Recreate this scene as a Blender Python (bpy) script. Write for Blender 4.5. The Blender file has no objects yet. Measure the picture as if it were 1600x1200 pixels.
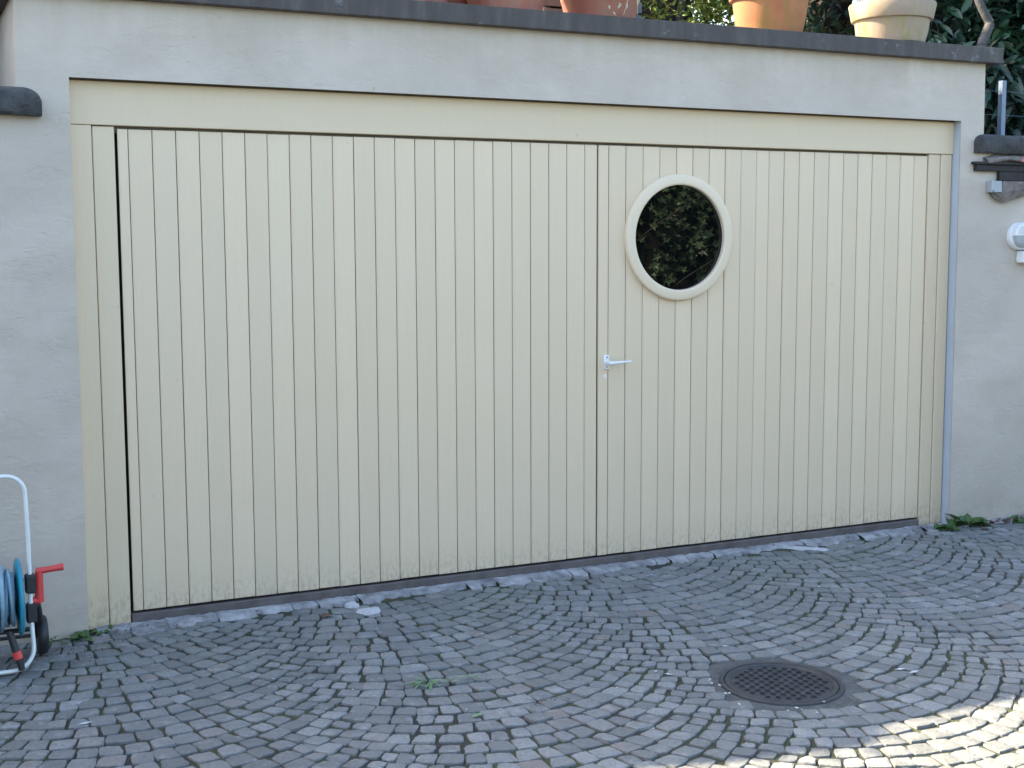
import bpy, math, random
import numpy as np
from mathutils import Vector, Matrix, noise as mnoise
random.seed(7)
S = bpy.context.scene
COL = S.collection
rad = math.radians
RU = random.uniform

# ------------------------------------------------------------ camera
CAMPOS = Vector((-1.0294, -6.0823, 1.6674))
yaw, pit, rol = 0.4470, 0.1053, -0.0036
fw = Vector((math.sin(yaw)*math.cos(pit), math.cos(yaw)*math.cos(pit), -math.sin(pit)))
r0 = Vector((math.cos(yaw), -math.sin(yaw), 0)); u0 = r0.cross(fw)
rt = r0*math.cos(rol)+u0*math.sin(rol); up = -r0*math.sin(rol)+u0*math.cos(rol)
cd = bpy.data.cameras.new("camera"); cam = bpy.data.objects.new("camera", cd); COL.objects.link(cam)
M = Matrix((rt, up, -fw)).transposed().to_4x4(); M.translation = CAMPOS
cam.matrix_world = M
cd.sensor_fit = 'HORIZONTAL'; cd.sensor_width = 36.0; cd.lens = 2057.7/1600*36.0
cd.clip_start = 0.05; cd.clip_end = 600
S.camera = cam

# ------------------------------------------------------------ light
SUN_EL = rad(39.6); SUN_AZ = math.atan2(-0.77, 0.64)     # measured from +Y towards +X
sdir = Vector((math.sin(SUN_AZ)*math.cos(SUN_EL), math.cos(SUN_AZ)*math.cos(SUN_EL), math.sin(SUN_EL)))
W = bpy.data.worlds.new("World"); S.world = W; W.use_nodes = True
wn = W.node_tree.nodes; wl = W.node_tree.links
sky = wn.new('ShaderNodeTexSky'); sky.sky_type = 'NISHITA'; sky.sun_disc = False
sky.sun_elevation = SUN_EL; sky.sun_rotation = SUN_AZ
sky.air_density = 1.0; sky.dust_density = 2.2; sky.ozone_density = 0.5
wl.new(sky.outputs[0], wn['Background'].inputs[0]); wn['Background'].inputs[1].default_value = 0.15
sl = bpy.data.lights.new("sun", 'SUN'); sl.energy = 5.0; sl.angle = rad(0.5); sl.color = (1.0, 0.83, 0.60)
so = bpy.data.objects.new("sun", sl); COL.objects.link(so)
so.rotation_euler = sdir.to_track_quat('Z', 'Y').to_euler(); so.location = (0, 0, 20)
S.view_settings.view_transform = 'Standard'; S.view_settings.look = 'None'
S.view_settings.exposure = 2.3; S.view_settings.gamma = 1.0

# ------------------------------------------------------------ material helpers
def newmat(name):
    m = bpy.data.materials.new(name); m.use_nodes = True
    nt = m.node_tree; b = nt.nodes['Principled BSDF']; return m, nt, b
def N(nt, t, **k):
    n = nt.nodes.new(t)
    for a, v in k.items():
        if a in n.inputs.keys() if isinstance(a, str) else False: n.inputs[a].default_value = v
        else: setattr(n, a, v)
    return n
def texco(nt, scale=(1, 1, 1)):
    tc = nt.nodes.new('ShaderNodeTexCoord'); mp = nt.nodes.new('ShaderNodeMapping')
    mp.inputs['Scale'].default_value = scale; nt.links.new(tc.outputs['Object'], mp.inputs['Vector']); return mp.outputs[0]
def noise(nt, vec, scale, detail=4, rough=0.6):
    n = nt.nodes.new('ShaderNodeTexNoise'); n.inputs['Scale'].default_value = scale
    n.inputs['Detail'].default_value = detail; n.inputs['Roughness'].default_value = rough
    nt.links.new(vec, n.inputs['Vector']); return n.outputs['Fac']
def ramp(nt, fac, stops):
    r = nt.nodes.new('ShaderNodeValToRGB'); e = r.color_ramp.elements
    while len(e) < len(stops): e.new(0.5)
    for i, (p, c) in enumerate(stops):
        e[i].position = p; e[i].color = (c, c, c, 1) if not isinstance(c, tuple) else (*c[:3], 1)
    nt.links.new(fac, r.inputs[0]); return r.outputs[0]
def mix(nt, fac, a, b, mode='MIX'):
    m = nt.nodes.new('ShaderNodeMix'); m.data_type = 'RGBA'; m.blend_type = mode
    for sck, v in ((m.inputs[0], fac), (m.inputs[6], a), (m.inputs[7], b)):
        if isinstance(v, (int, float)): sck.default_value = v if sck == m.inputs[0] else (v, v, v, 1)
        elif isinstance(v, tuple): sck.default_value = (*v[:3], 1)
        else: nt.links.new(v, sck)
    return m.outputs[2]
def bump(nt, b, h, strength=0.3, dist=0.01):
    n = nt.nodes.new('ShaderNodeBump'); n.inputs['Strength'].default_value = strength; n.inputs['Distance'].default_value = dist
    nt.links.new(h, n.inputs['Height']); nt.links.new(n.outputs[0], b.inputs['Normal'])
def math_(nt, op, a, b=0.0, clamp=False):
    n = nt.nodes.new('ShaderNodeMath'); n.operation = op; n.use_clamp = clamp
    for i, v in enumerate((a, b)):
        if isinstance(v, (int, float)): n.inputs[i].default_value = v
        else: nt.links.new(v, n.inputs[i])
    return n.outputs[0]
def island(nt):
    return nt.nodes.new('ShaderNodeNewGeometry').outputs['Random Per Island']
def simple(name, col, rough=0.6, var=0.12, scale=12, bstr=0.15, bscale=60, metal=0.0, dist=0.002):
    m, nt, b = newmat(name); v = texco(nt)
    f = noise(nt, v, scale, 5); c = mix(nt, ramp(nt, f, [(0.3, 1-var), (0.7, 1+var)]), (0, 0, 0), (0, 0, 0))
    rr = ramp(nt, f, [(0.3, tuple(x*(1-var) for x in col)), (0.7, tuple(min(1, x*(1+var)) for x in col))])
    nt.links.new(rr, b.inputs['Base Color']); b.inputs['Roughness'].default_value = rough; b.inputs['Metallic'].default_value = metal
    if bstr: bump(nt, b, noise(nt, v, bscale, 4), bstr, dist)
    return m

def m_plaster(name, base):
    m, nt, b = newmat(name); v = texco(nt); vh = texco(nt, (0.62, 1, 1.15))
    big = noise(nt, v, 1.3, 4, .55); mid = noise(nt, vh, 6, 5, .65)
    c1 = ramp(nt, big, [(0.3, tuple(x*0.86 for x in base)), (0.7, tuple(x*1.06 for x in base))])
    c1 = mix(nt, ramp(nt, noise(nt, texco(nt, (.8, 1, 1.5)), 3.2, 6, .68), [(0.46, 0.0), (0.66, 0.38)]), c1, tuple(x*y for x, y in zip(base, (.74, .71, .66))))
    c2 = mix(nt, ramp(nt, mid, [(0.32, 0.34), (0.5, 0.0)]), c1, tuple(x*0.80 for x in base))
    # damp splash dirt along the foot of the wall
    tc = nt.nodes.new('ShaderNodeTexCoord'); sp = nt.nodes.new('ShaderNodeSeparateXYZ'); nt.links.new(tc.outputs['Object'], sp.inputs[0])
    mr = nt.nodes.new('ShaderNodeMapRange'); nt.links.new(sp.outputs['Z'], mr.inputs['Value'])
    mr.inputs['From Min'].default_value = -0.08; mr.inputs['From Max'].default_value = 0.30; mr.inputs['To Min'].default_value = 1; mr.inputs['To Max'].default_value = 0
    dn = noise(nt, v, 7, 5, .7)
    f = math_(nt, 'MULTIPLY', math_(nt, 'MULTIPLY', mr.outputs[0], ramp(nt, dn, [(0.35, 0.2), (0.62, 1.0)])), 0.45)
    c3 = mix(nt, f, c2, (base[0]*.5, base[1]*.47, base[2]*.42))
    vs = texco(nt, (5, 1, .5)); st = noise(nt, vs, 3.0, 5, .65)
    m2 = nt.nodes.new('ShaderNodeMapRange'); nt.links.new(sp.outputs['Z'], m2.inputs['Value'])
    m2.inputs['From Min'].default_value = 2.45; m2.inputs['From Max'].default_value = 2.74
    c3 = mix(nt, math_(nt, 'MULTIPLY', math_(nt, 'MULTIPLY', m2.outputs[0], ramp(nt, st, [(0.40, 0.1), (0.65, 1.0)])), 0.35), c3, (base[0]*.72, base[1]*.66, base[2]*.52))
    spots = noise(nt, v, 26, 2, .5)
    c4 = mix(nt, ramp(nt, spots, [(0.74, 0.0), (0.78, 0.5)]), c3, tuple(x*0.55 for x in base))
    nt.links.new(c4, b.inputs['Base Color']); b.inputs['Roughness'].default_value = 0.9
    fine = noise(nt, v, 150, 4, .6); tr = noise(nt, vh, 22, 6, .75)
    h = math_(nt, 'ADD', math_(nt, 'MULTIPLY', fine, 0.35), math_(nt, 'MULTIPLY', tr, 1.0))
    h = math_(nt, 'ADD', h, math_(nt, 'MULTIPLY', ramp(nt, noise(nt, vh, 9, 3, .8), [(0.36, 0.0), (0.44, 1.0)]), 0.35))
    bump(nt, b, h, 0.65, 0.005)
    return m
def m_paint(name, base, dirt=True):
    m, nt, b = newmat(name); v = texco(nt); vg = texco(nt, (1, 1, 0.05))
    isl = island(nt)
    c0 = ramp(nt, isl, [(0, tuple(x*0.955 for x in base)), (1, tuple(x*1.03 for x in base))])
    c1 = mix(nt, ramp(nt, noise(nt, vg, 45, 5, .6), [(0.3, 0.10), (0.6, 0.0)]), c0, tuple(x*0.80 for x in base))
    c1 = mix(nt, ramp(nt, noise(nt, v, 1.7, 4, .6), [(0.35, 0.14), (0.65, 0.0)]), c1, tuple(x*y for x, y in zip(base, (.93, .88, .78))))
    c2 = mix(nt, ramp(nt, noise(nt, v, 24, 2, .5), [(0.755, 0.0), (0.775, 0.35)]), c1, tuple(x*0.55 for x in base))
    if dirt:
        tc = nt.nodes.new('ShaderNodeTexCoord'); sp = nt.nodes.new('ShaderNodeSeparateXYZ'); nt.links.new(tc.outputs['Object'], sp.inputs[0])
        mr = nt.nodes.new('ShaderNodeMapRange'); nt.links.new(sp.outputs['Z'], mr.inputs['Value'])
        mr.inputs['From Min'].default_value = -0.06; mr.inputs['From Max'].default_value = 0.20; mr.inputs['To Min'].default_value = 1; mr.inputs['To Max'].default_value = 0
        pw = math_(nt, 'POWER', mr.outputs[0], 1.8)
        f = math_(nt, 'MULTIPLY', pw, ramp(nt, noise(nt, texco(nt, (1, 1, .5)), 60, 4, .7), [(0.45, 0.0), (0.62, 1.0)]))
        f = math_(nt, 'ADD', math_(nt, 'MULTIPLY', f, 0.55), math_(nt, 'MULTIPLY', pw, 0.10), True)
        c2 = mix(nt, f, c2, (0.13, 0.12, 0.08))
    nt.links.new(c2, b.inputs['Base Color']); b.inputs['Roughness'].default_value = 0.5
    h = math_(nt, 'ADD', noise(nt, vg, 60, 5, .65), math_(nt, 'MULTIPLY', noise(nt, v, 3.5, 2), 0.6))
    bump(nt, b, h, 0.28, 0.0025)
    return m

M_PLASTER = m_plaster('plaster', (0.550, 0.482, 0.402))
M_BOARD = m_paint('cream_paint', (0.715, 0.582, 0.402))
M_FRAMEP = m_paint('yellow_cream_paint', (0.655, 0.533, 0.362))
M_RING = m_paint('ring_paint', (0.73, 0.61, 0.44), False)
M_DARK = simple('dark_gap', (0.010, 0.014, 0.014), 0.9, bstr=0)
M_SILL = simple('sill_concrete', (0.115, 0.098, 0.092), 0.9, .3, 9, .6, 70, dist=.006)
M_MORTAR = simple('mortar', (0.27, 0.275, 0.28), 0.92, .55, 11, 1.0, 45, dist=.014)
M_SPILL = simple('white_spill', (0.46, 0.47, 0.48), 0.8, .15, 40, .5, 90, dist=.003)
def m_coping():
    m, nt, b = newmat('coping_metal'); v = texco(nt); vs = texco(nt, (3, 1, 0.6))
    f = noise(nt, vs, 6, 5, .65)
    c = ramp(nt, f, [(0.3, (0.040, 0.033, 0.029)), (0.55, (0.062, 0.052, 0.046)), (0.75, (0.095, 0.083, 0.074))])
    c = mix(nt, ramp(nt, noise(nt, texco(nt, (1, 1, 1)), 4, 6, .75), [(0.60, 0.0), (0.68, 0.6)]), c, (0.22, 0.23, 0.24))
    nt.links.new(c, b.inputs['Base Color']); b.inputs['Roughness'].default_value = 0.62
    bump(nt, b, noise(nt, v, 40, 5), 0.35, 0.004); return m
M_COPING = m_coping()
M_STONECOP = simple('stone_coping', (0.055, 0.056, 0.056), 0.9, .45, 14, .9, 50, dist=.012)
def m_terra(name, a, bcol, moss):
    m, nt, b = newmat(name); v = texco(nt)
    c = ramp(nt, noise(nt, v, 7, 5), [(0.3, a), (0.7, bcol)])
    c = mix(nt, ramp(nt, noise(nt, texco(nt, (2.2, 2.2, 0.5)), 4, 4, .7), [(0.45, 0.0), (0.60, 0.85)]), c, moss)
    nt.links.new(c, b.inputs['Base Color']); b.inputs['Roughness'].default_value = 0.8
    bump(nt, b, noise(nt, v, 70, 4), 0.3, 0.003); return m
M_TERRA = m_terra('terracotta', (0.36, 0.13, 0.05), (0.45, 0.18, 0.08), (0.24, 0.17, 0.04))
M_TERRAR = m_terra('red_terracotta', (0.30, 0.095, 0.06), (0.38, 0.13, 0.085), (0.33, 0.17, 0.12))
M_TERRAP = m_terra('pale_terracotta', (0.29, 0.215, 0.15), (0.38, 0.30, 0.22), (0.26, 0.24, 0.07))
M_SOIL = simple('potting_soil', (0.03, 0.022, 0.016), 0.95, .3, 40, .8, 90)

def m_cobble():
    m, nt, b = newmat('cobble_stone'); v = texco(nt); isl = island(nt)
    c = ramp(nt, isl, [(0.0, (0.135, 0.147, 0.148)), (0.35, (0.175, 0.188, 0.188)), (0.75, (0.212, 0.226, 0.226)), (0.93, (0.265, 0.280, 0.278)), (1.0, (0.200, 0.182, 0.170))])
    reg = noise(nt, v, 0.9, 3, .5)
    c = mix(nt, ramp(nt, reg, [(0.5, 0.0), (0.72, 0.35)]), c, (0.19, 0.205, 0.155))
    c = mix(nt, ramp(nt, noise(nt, v, 70, 6, .75), [(0.36, 0.55), (0.60, 0.0)]), c, (0.105, 0.108, 0.105))
    c = mix(nt, ramp(nt, noise(nt, v, 11, 6, .75), [(0.54, 0.0), (0.70, 0.45)]), c, (0.40, 0.41, 0.41))
    c = mix(nt, ramp(nt, noise(nt, v, 3.1, 5, .7), [(0.30, 0.35), (0.44, 0.0)]), c, (0.15, 0.15, 0.14))
    c = mix(nt, ramp(nt, noise(nt, v, 130, 2, .5), [(0.74, 0.0), (0.80, 0.7)]), c, (0.45, 0.45, 0.44))
    nt.links.new(c, b.inputs['Base Color'])
    nt.links.new(ramp(nt, noise(nt, v, 20, 4), [(0.3, 0.55), (0.7, 0.78)]), b.inputs['Roughness'])
    b.inputs['Specular IOR Level'].default_value = 0.5
    h = math_(nt, 'ADD', noise(nt, v, 34, 6, .7), math_(nt, 'MULTIPLY', noise(nt, v, 120, 4, .6), 0.35))
    bump(nt, b, h, 1.0, 0.010); return m
M_COBBLE = m_cobble()
def m_joint():
    m, nt, b = newmat('joint_soil'); v = texco(nt)
    c = ramp(nt, noise(nt, v, 60, 6, .7), [(0.3, (0.022, 0.022, 0.019)), (0.7, (0.060, 0.060, 0.052))])
    c = mix(nt, ramp(nt, noise(nt, v, 3.2, 6, .72), [(0.43, 0.0), (0.58, 0.85)]), c, (0.060, 0.075, 0.028))
    c = mix(nt, ramp(nt, noise(nt, v, 150, 2), [(0.70, 0.0), (0.76, 0.6)]), c, (0.22, 0.21, 0.18))
    nt.links.new(c, b.inputs['Base Color']); b.inputs['Roughness'].default_value = 0.95
    bump(nt, b, noise(nt, v, 90, 6, .75), 1.0, 0.012); return m
M_JOINT = m_joint()
def m_leaf(name, a, bcol, rough=0.4, trans=0.15, spec=0.5):
    m, nt, b = newmat(name)
    c = ramp(nt, island(nt), [(0, a), (0.8, bcol), (1.0, tuple(x*1.25 for x in bcol))])
    nt.links.new(c, b.inputs['Base Color']); b.inputs['Roughness'].default_value = rough
    b.inputs['Specular IOR Level'].default_value = spec
    if trans:
        t = nt.nodes.new('ShaderNodeBsdfTranslucent'); nt.links.new(c, t.inputs[0])
        ms = nt.nodes.new('ShaderNodeMixShader'); ms.inputs[0].default_value = trans
        nt.links.new(b.outputs[0], ms.inputs[1]); nt.links.new(t.outputs[0], ms.inputs[2])
        nt.links.new(ms.outputs[0], nt.nodes['Material Output'].inputs[0])
    return m
M_LAUREL = m_leaf('laurel_leaf', (0.008, 0.026, 0.015), (0.017, 0.050, 0.026), 0.36, 0.06)
M_CONIF = m_leaf('conifer_leaf', (0.05, 0.085, 0.012), (0.16, 0.20, 0.03), 0.6, 0.3)
M_DARKLEAF = m_leaf('dark_leaf', (0.010, 0.028, 0.014), (0.025, 0.055, 0.025), 0.45, 0.12)
M_VINE = m_leaf('vine_leaf', (0.018, 0.045, 0.026), (0.085, 0.14, 0.08), 0.40, 0.25)
M_WEED = m_leaf('weed_leaf', (0.035, 0.085, 0.020), (0.07, 0.14, 0.035), 0.45, 0.2)
M_WEEDPALE = m_leaf('pale_weed_leaf', (0.10, 0.22, 0.09), (0.24, 0.36, 0.20), 0.45, 0.2)
M_DRYLEAF = m_leaf('dry_leaf', (0.07, 0.035, 0.02), (0.14, 0.07, 0.04), 0.8, 0.1)
M_BARK = simple('bark', (0.06, 0.058, 0.055), 0.9, .35, 18, .9, 40, dist=.01)
M_STEM = simple('dry_stem', (0.42, 0.38, 0.26), 0.8, .2, 30, 0)
M_TRUNKDARK = simple('dark_bark', (0.022, 0.016, 0.014), 0.95, .3, 14, .8, 30)
M_ALU = simple('painted_tube', (0.72, 0.76, 0.74), 0.28, .05, 20, .05, 60)
M_RED = simple('red_plastic', (0.62, 0.055, 0.050), 0.42, .08, 12, .1, 200)
M_BLACKPL = simple('black_plastic', (0.018, 0.019, 0.022), 0.5, .25, 20, .2, 120)
M_TEAL = simple('teal_plastic', (0.015, 0.25, 0.36), 0.38, .08, 14, .1, 100)
M_HOSE = simple('hose_rubber', (0.19, 0.32, 0.40), 0.42, .18, 18, .15, 150)
M_WHITEPL = simple('white_plastic', (0.72, 0.73, 0.72), 0.4, .08, 10, .1, 60)
M_GLASSW = simple('frosted_glass', (0.40, 0.44, 0.44), 0.25, .1, 10, .1, 40)
M_HANDLE = simple('aluminium', (0.82, 0.83, 0.84), 0.38, .04, 60, .05, 150, metal=.35)
M_IRON = None
def m_iron():
    m, nt, b = newmat('cast_iron'); v = texco(nt)
    c = ramp(nt, noise(nt, v, 16, 6, .7), [(0.3, (0.026, 0.029, 0.032)), (0.6, (0.048, 0.053, 0.060)), (0.8, (0.085, 0.090, 0.095))])
    nt.links.new(c, b.inputs['Base Color']); b.inputs['Roughness'].default_value = 0.5; b.inputs['Metallic'].default_value = 0.35
    bump(nt, b, noise(nt, v, 120, 5, .7), 0.5, 0.003); return m
M_IRON = m_iron()
M_ZINC = simple('zinc', (0.36, 0.39, 0.41), 0.55, .12, 12, .15, 60, metal=.2)
M_GALV = simple('galvanised_steel', (0.15, 0.20, 0.28), 0.45, .1, 12, .1, 60, metal=.2)
M_OLDWOOD = simple('weathered_wood', (0.17, 0.145, 0.125), 0.9, .45, 22, 1.0, 34, dist=.012)
M_BLACKWOOD = simple('black_timber', (0.020, 0.018, 0.018), 0.75, .3, 20, .5, 60)
M_GREYWOOD = simple('grey_timber', (0.115, 0.135, 0.14), 0.8, .2, 14, .3, 60)
M_TILE = m_terra('roof_tile', (0.20, 0.085, 0.065), (0.44, 0.24, 0.19), (0.42, 0.33, 0.28))
M_EARTH = simple('garden_soil', (0.05, 0.04, 0.028), 0.95, .4, 3, .9, 20, dist=.03)
def m_pane():
    m, nt, b = newmat('window_glass'); b.inputs['Base Color'].default_value = (0.002, 0.003, 0.003, 1)
    b.inputs['Roughness'].default_value = 0.0; b.inputs['IOR'].default_value = 1.65
    return m
M_PANE = m_pane()

# ------------------------------------------------------------ mesh helpers
class MB:
    def __init__(s): s.v = []; s.f = []
    def add(s, vs, fs):
        o = len(s.v); s.v.extend([tuple(p) for p in vs]); s.f.extend([tuple(i+o for i in f) for f in fs])
    def box(s, x0, x1, y0, y1, z0, z1, bev=0.0):
        if bev <= 0:
            s.add([(x0,y0,z0),(x1,y0,z0),(x1,y1,z0),(x0,y1,z0),(x0,y0,z1),(x1,y0,z1),(x1,y1,z1),(x0,y1,z1)],
                  [(0,3,2,1),(4,5,6,7),(0,1,5,4),(1,2,6,5),(2,3,7,6),(3,0,4,7)]); return
        b = bev; P = []; idx = {}
        for ix, (x, dx) in enumerate(((x0, b), (x1, -b))):
            for iy, (y, dy) in enumerate(((y0, b), (y1, -b))):
                for iz, (z, dz) in enumerate(((z0, b), (z1, -b))):
                    for a, q in enumerate(((x, y+dy, z+dz), (x+dx, y, z+dz), (x+dx, y+dy, z))):
                        idx[(ix, iy, iz, a)] = len(P); P.append(q)
        F = []
        def g(a, b_, c, k): return idx[(a, b_, c, k)]
        for i in (0, 1):
            q = [g(i,0,0,0), g(i,1,0,0), g(i,1,1,0), g(i,0,1,0)]; F.append(q if i else q[::-1])
            q = [g(0,i,0,1), g(0,i,1,1), g(1,i,1,1), g(1,i,0,1)]; F.append(q if i else q[::-1])
            q = [g(0,0,i,2), g(1,0,i,2), g(1,1,i,2), g(0,1,i,2)]; F.append(q if i else q[::-1])
        for i in (0, 1):
            for j in (0, 1):
                fl = (i == j)
                q = [g(i,j,0,0), g(i,j,0,1), g(i,j,1,1), g(i,j,1,0)]; F.append(q[::-1] if not fl else q)
                q = [g(i,0,j,0), g(i,0,j,2), g(i,1,j,2), g(i,1,j,0)]; F.append(q if not fl else q[::-1])
                q = [g(0,i,j,1), g(0,i,j,2), g(1,i,j,2), g(1,i,j,1)]; F.append(q[::-1] if not fl else q)
        for i in (0, 1):
            for j in (0, 1):
                for k in (0, 1):
                    q = [g(i,j,k,0), g(i,j,k,1), g(i,j,k,2)]
                    F.append(q if (i+j+k) % 2 else q[::-1])
        s.add(P, F)
    def tube(s, pts, r, n=10, caps=True, closed=False):
        pts = [Vector(p) for p in pts]; m = len(pts); rs = r if isinstance(r, (list, tuple)) else [r]*m
        V = []; prev = None
        for i, p in enumerate(pts):
            if closed: t = pts[(i+1) % m]-pts[i-1]
            else: t = pts[min(i+1, m-1)]-pts[max(i-1, 0)]
            t.normalize()
            if prev is None:
                a = Vector((0, 0, 1)) if abs(t.z) < 0.9 else Vector((1, 0, 0)); u = t.cross(a).normalized()
            else:
                u = (prev-t*prev.dot(t)).normalized()
            prev = u; w = t.cross(u)
            for k in range(n):
                an = 2*math.pi*k/n; V.append(p+(u*math.cos(an)+w*math.sin(an))*rs[i])
        F = []
        for i in range(m if closed else m-1):
            j = (i+1) % m
            for k in range(n): F.append((i*n+k, i*n+(k+1) % n, j*n+(k+1) % n, j*n+k))
        if caps and not closed: F.append(tuple(range(n))[::-1]); F.append(tuple((m-1)*n+k for k in range(n)))
        s.add(V, F)
    def lathe(s, prof, c=(0, 0, 0), axis='Z', n=48, closed=False, caps=True):
        V = []; F = []; m = len(prof)
        for (r, h) in prof:
            for k in range(n):
                a = 2*math.pi*k/n; x, y = r*math.cos(a), r*math.sin(a)
                V.append({'Z': (c[0]+x, c[1]+y, c[2]+h), 'Y': (c[0]+x, c[1]-h, c[2]+y), 'X': (c[0]+h, c[1]+x, c[2]+y)}[axis])
        for i in range(m if closed else m-1):
            j = (i+1) % m
            for k in range(n): F.append((i*n+k, i*n+(k+1) % n, j*n+(k+1) % n, j*n+k))
        if not closed and caps:
            if prof[0][0] > 1e-4: F.append(tuple(range(n))[::-1])
            if prof[-1][0] > 1e-4: F.append(tuple((m-1)*n+k for k in range(n)))
        s.add(V, F)
    def build(s, name, mat, parent=None, smooth=False, loc=None):
        me = bpy.data.meshes.new(name)
        V = s.v
        if loc is not None: V = [(x-loc[0], y-loc[1], z-loc[2]) for x, y, z in V]
        me.from_pydata(V, [], s.f); me.update()
        if smooth: me.polygons.foreach_set('use_smooth', [True]*len(me.polygons))
        me.materials.append(mat); o = bpy.data.objects.new(name, me); COL.objects.link(o)
        if parent is not None:
            o.parent = parent; o.location = -parent.location if loc is None else Vector(loc)-parent.location
            if parent.parent is not None and loc is None: o.location = (0, 0, 0)
        elif loc is not None: o.location = loc
        if smooth:
            try: me.set_sharp_from_angle(angle=rad(40))
            except Exception: pass
        return o
def tag(o, label=None, cat=None, group=None, kind=None):
    if label: o['label'] = label
    if cat: o['category'] = cat
    if group: o['group'] = group
    if kind: o['kind'] = kind
    return o
def thing(name, loc, label, cat, group=None):
    o = bpy.data.objects.new(name, None); COL.objects.link(o); o.location = loc; o.empty_display_size = .1
    return tag(o, label, cat, group)
def sub(mb, name, mat, part, smooth=False):
    """a sub-part: its mesh in world coordinates, parented to a part whose origin is the world origin"""
    return mb.build(name, mat, part, smooth)

# ------------------------------------------------------------ ground and paving
def gz(y): return -0.060 + 0.025*y if y < 0 else -0.060
# soil under the setts, reaching the horizon
mb = MB()
ys = [-200, -40, -12, -8, -6, -4, -2, -1, 0.0, 0.4]; xs = [-200, -40, -12, -4, 0, 4, 8, 12, 40, 200]
for y in ys:
    for x in xs: mb.v.append((x, y, gz(max(y, -12)) - 0.0070))
for j in range(len(ys)-1):
    for i in range(len(xs)-1):
        a = j*len(xs)+i; mb.f.append((a, a+1, a+1+len(xs), a+len(xs)))
tag(mb.build('ground', M_JOINT), 'dark mossy earth showing in the joints between the grey cobbles', kind='structure')

MANC = Vector((2.200, -1.868, 0)); MANR = 0.250
def cobbles():
    mb = MB(); BW = 1.32; R = BW/math.sqrt(2); s = 0.0990; A = math.pi/4
    rng = random.Random(11)
    for bay in range(-4, 5):
        xv = 0.41 + BW*bay; xc = xv + BW/2; off = s/2 if bay % 2 else 0.0
        for k in range(-3, 92):
            # centre of the circle for row k (rows advance towards the camera)
            def P(th, kk): return Vector((xc + R*math.sin(th), -kk*s + off + R*0.62 - R*math.cos(th), 0))
            th = -A; n = 0
            # list of cut angles
            AE = A + (s/4)/(R*math.cos(A)); cuts = [-AE]
            while True:
                w = 0.092*rng.uniform(0.80, 1.24)
                if abs(cuts[-1]) > 0.55: w *= 0.88
                th = cuts[-1] + w/R
                if th > AE - 0.050: break
                cuts.append(th)
            cuts.append(AE)
            hj = {}
            for i in range(len(cuts)-1):
                a, b_ = cuts[i], cuts[i+1]
                def corner(t, side):
                    p = P(t, k); nrm = Vector((math.sin(t), -math.cos(t), 0)); d = s*math.cos(t)
                    return p - nrm*(d*side)
                g = 0.0055*rng.uniform(0.75, 1.6)
                q = [corner(a, 0), corner(b_, 0), corner(b_, 1), corner(a, 1)]
                c = sum(q, Vector())/4
                if c.y > -0.115 + 0.02*math.sin(c.x*9) or c.y < -7.5: continue
                if (c-MANC).length < MANR + 0.046: continue
                if -0.35 < c.y and c.x > 4.85 and False: continue
                # shrink, jitter
                pts = []
                ang = rng.gauss(0, 0.045)
                for p in q:
                    d = p-c; L = d.length; d = d*((L-g*1.45)/L)
                    d = Vector((d.x*math.cos(ang)-d.y*math.sin(ang), d.x*math.sin(ang)+d.y*math.cos(ang), 0))
                    d += Vector((rng.gauss(0, 0.0050), rng.gauss(0, 0.0050), 0)); pts.append(c+d)
                out = []
                for e in range(4):
                    p0, p1 = pts[e], pts[(e+1) % 4]; ed = p1-p0; nn = Vector((ed.y, -ed.x, 0)).normalized()
                    cr = 0.025
                    for t in (cr, 0.36, 0.64, 1-cr):
                        bulge = (0.0028*math.sin(math.pi*t) + rng.gauss(0, 0.0016)) - (0.001 if t in (cr, 1-cr) else 0)
                        out.append(p0+ed*t+nn*bulge)
                m = len(out); z0 = gz(c.y) + rng.gauss(0, 0.0014)
                tx, ty = rng.gauss(0, 0.012), rng.gauss(0, 0.012)
                V = []
                for (f, dz) in ((1.0, -0.035), (1.0, -0.0028), (0.972, -0.0007), (0.945, 0.0)):
                    for p in out:
                        d = p-c; h = z0 + dz + (tx*d.x + ty*d.y)*(1 if dz > -.03 else 0)
                        if dz == 0.0: h += rng.gauss(0, 0.0007)
                        V.append((c.x+d.x*f, c.y+d.y*f, h))
                inner = []
                for p in out[::2]:
                    d = p-c; inner.append((c.x+d.x*.45, c.y+d.y*.45, z0+0.0012+tx*d.x*.45+ty*d.y*.45+rng.gauss(0, .0009)))
                F = []
                for r_ in range(3):
                    for e in range(m): F.append((r_*m+e, r_*m+(e+1) % m, (r_+1)*m+(e+1) % m, (r_+1)*m+e))
                base = 3*m; ib = 4*m; hm = len(inner)
                for e in range(hm):
                    F.append((base+2*e, base+2*e+1, ib+(e) % hm)); F.append((base+2*e+1, base+(2*e+2) % m, ib+(e+1) % hm, ib+e))
                F.append(tuple(ib+e for e in range(hm)))
                mb.add(V+inner, F)
    o = mb.build('cobblestone_paving', M_COBBLE, smooth=True)
    tag(o, 'grey stone setts laid in overlapping arcs in front of the garage', kind='structure')
cobbles()

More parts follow.
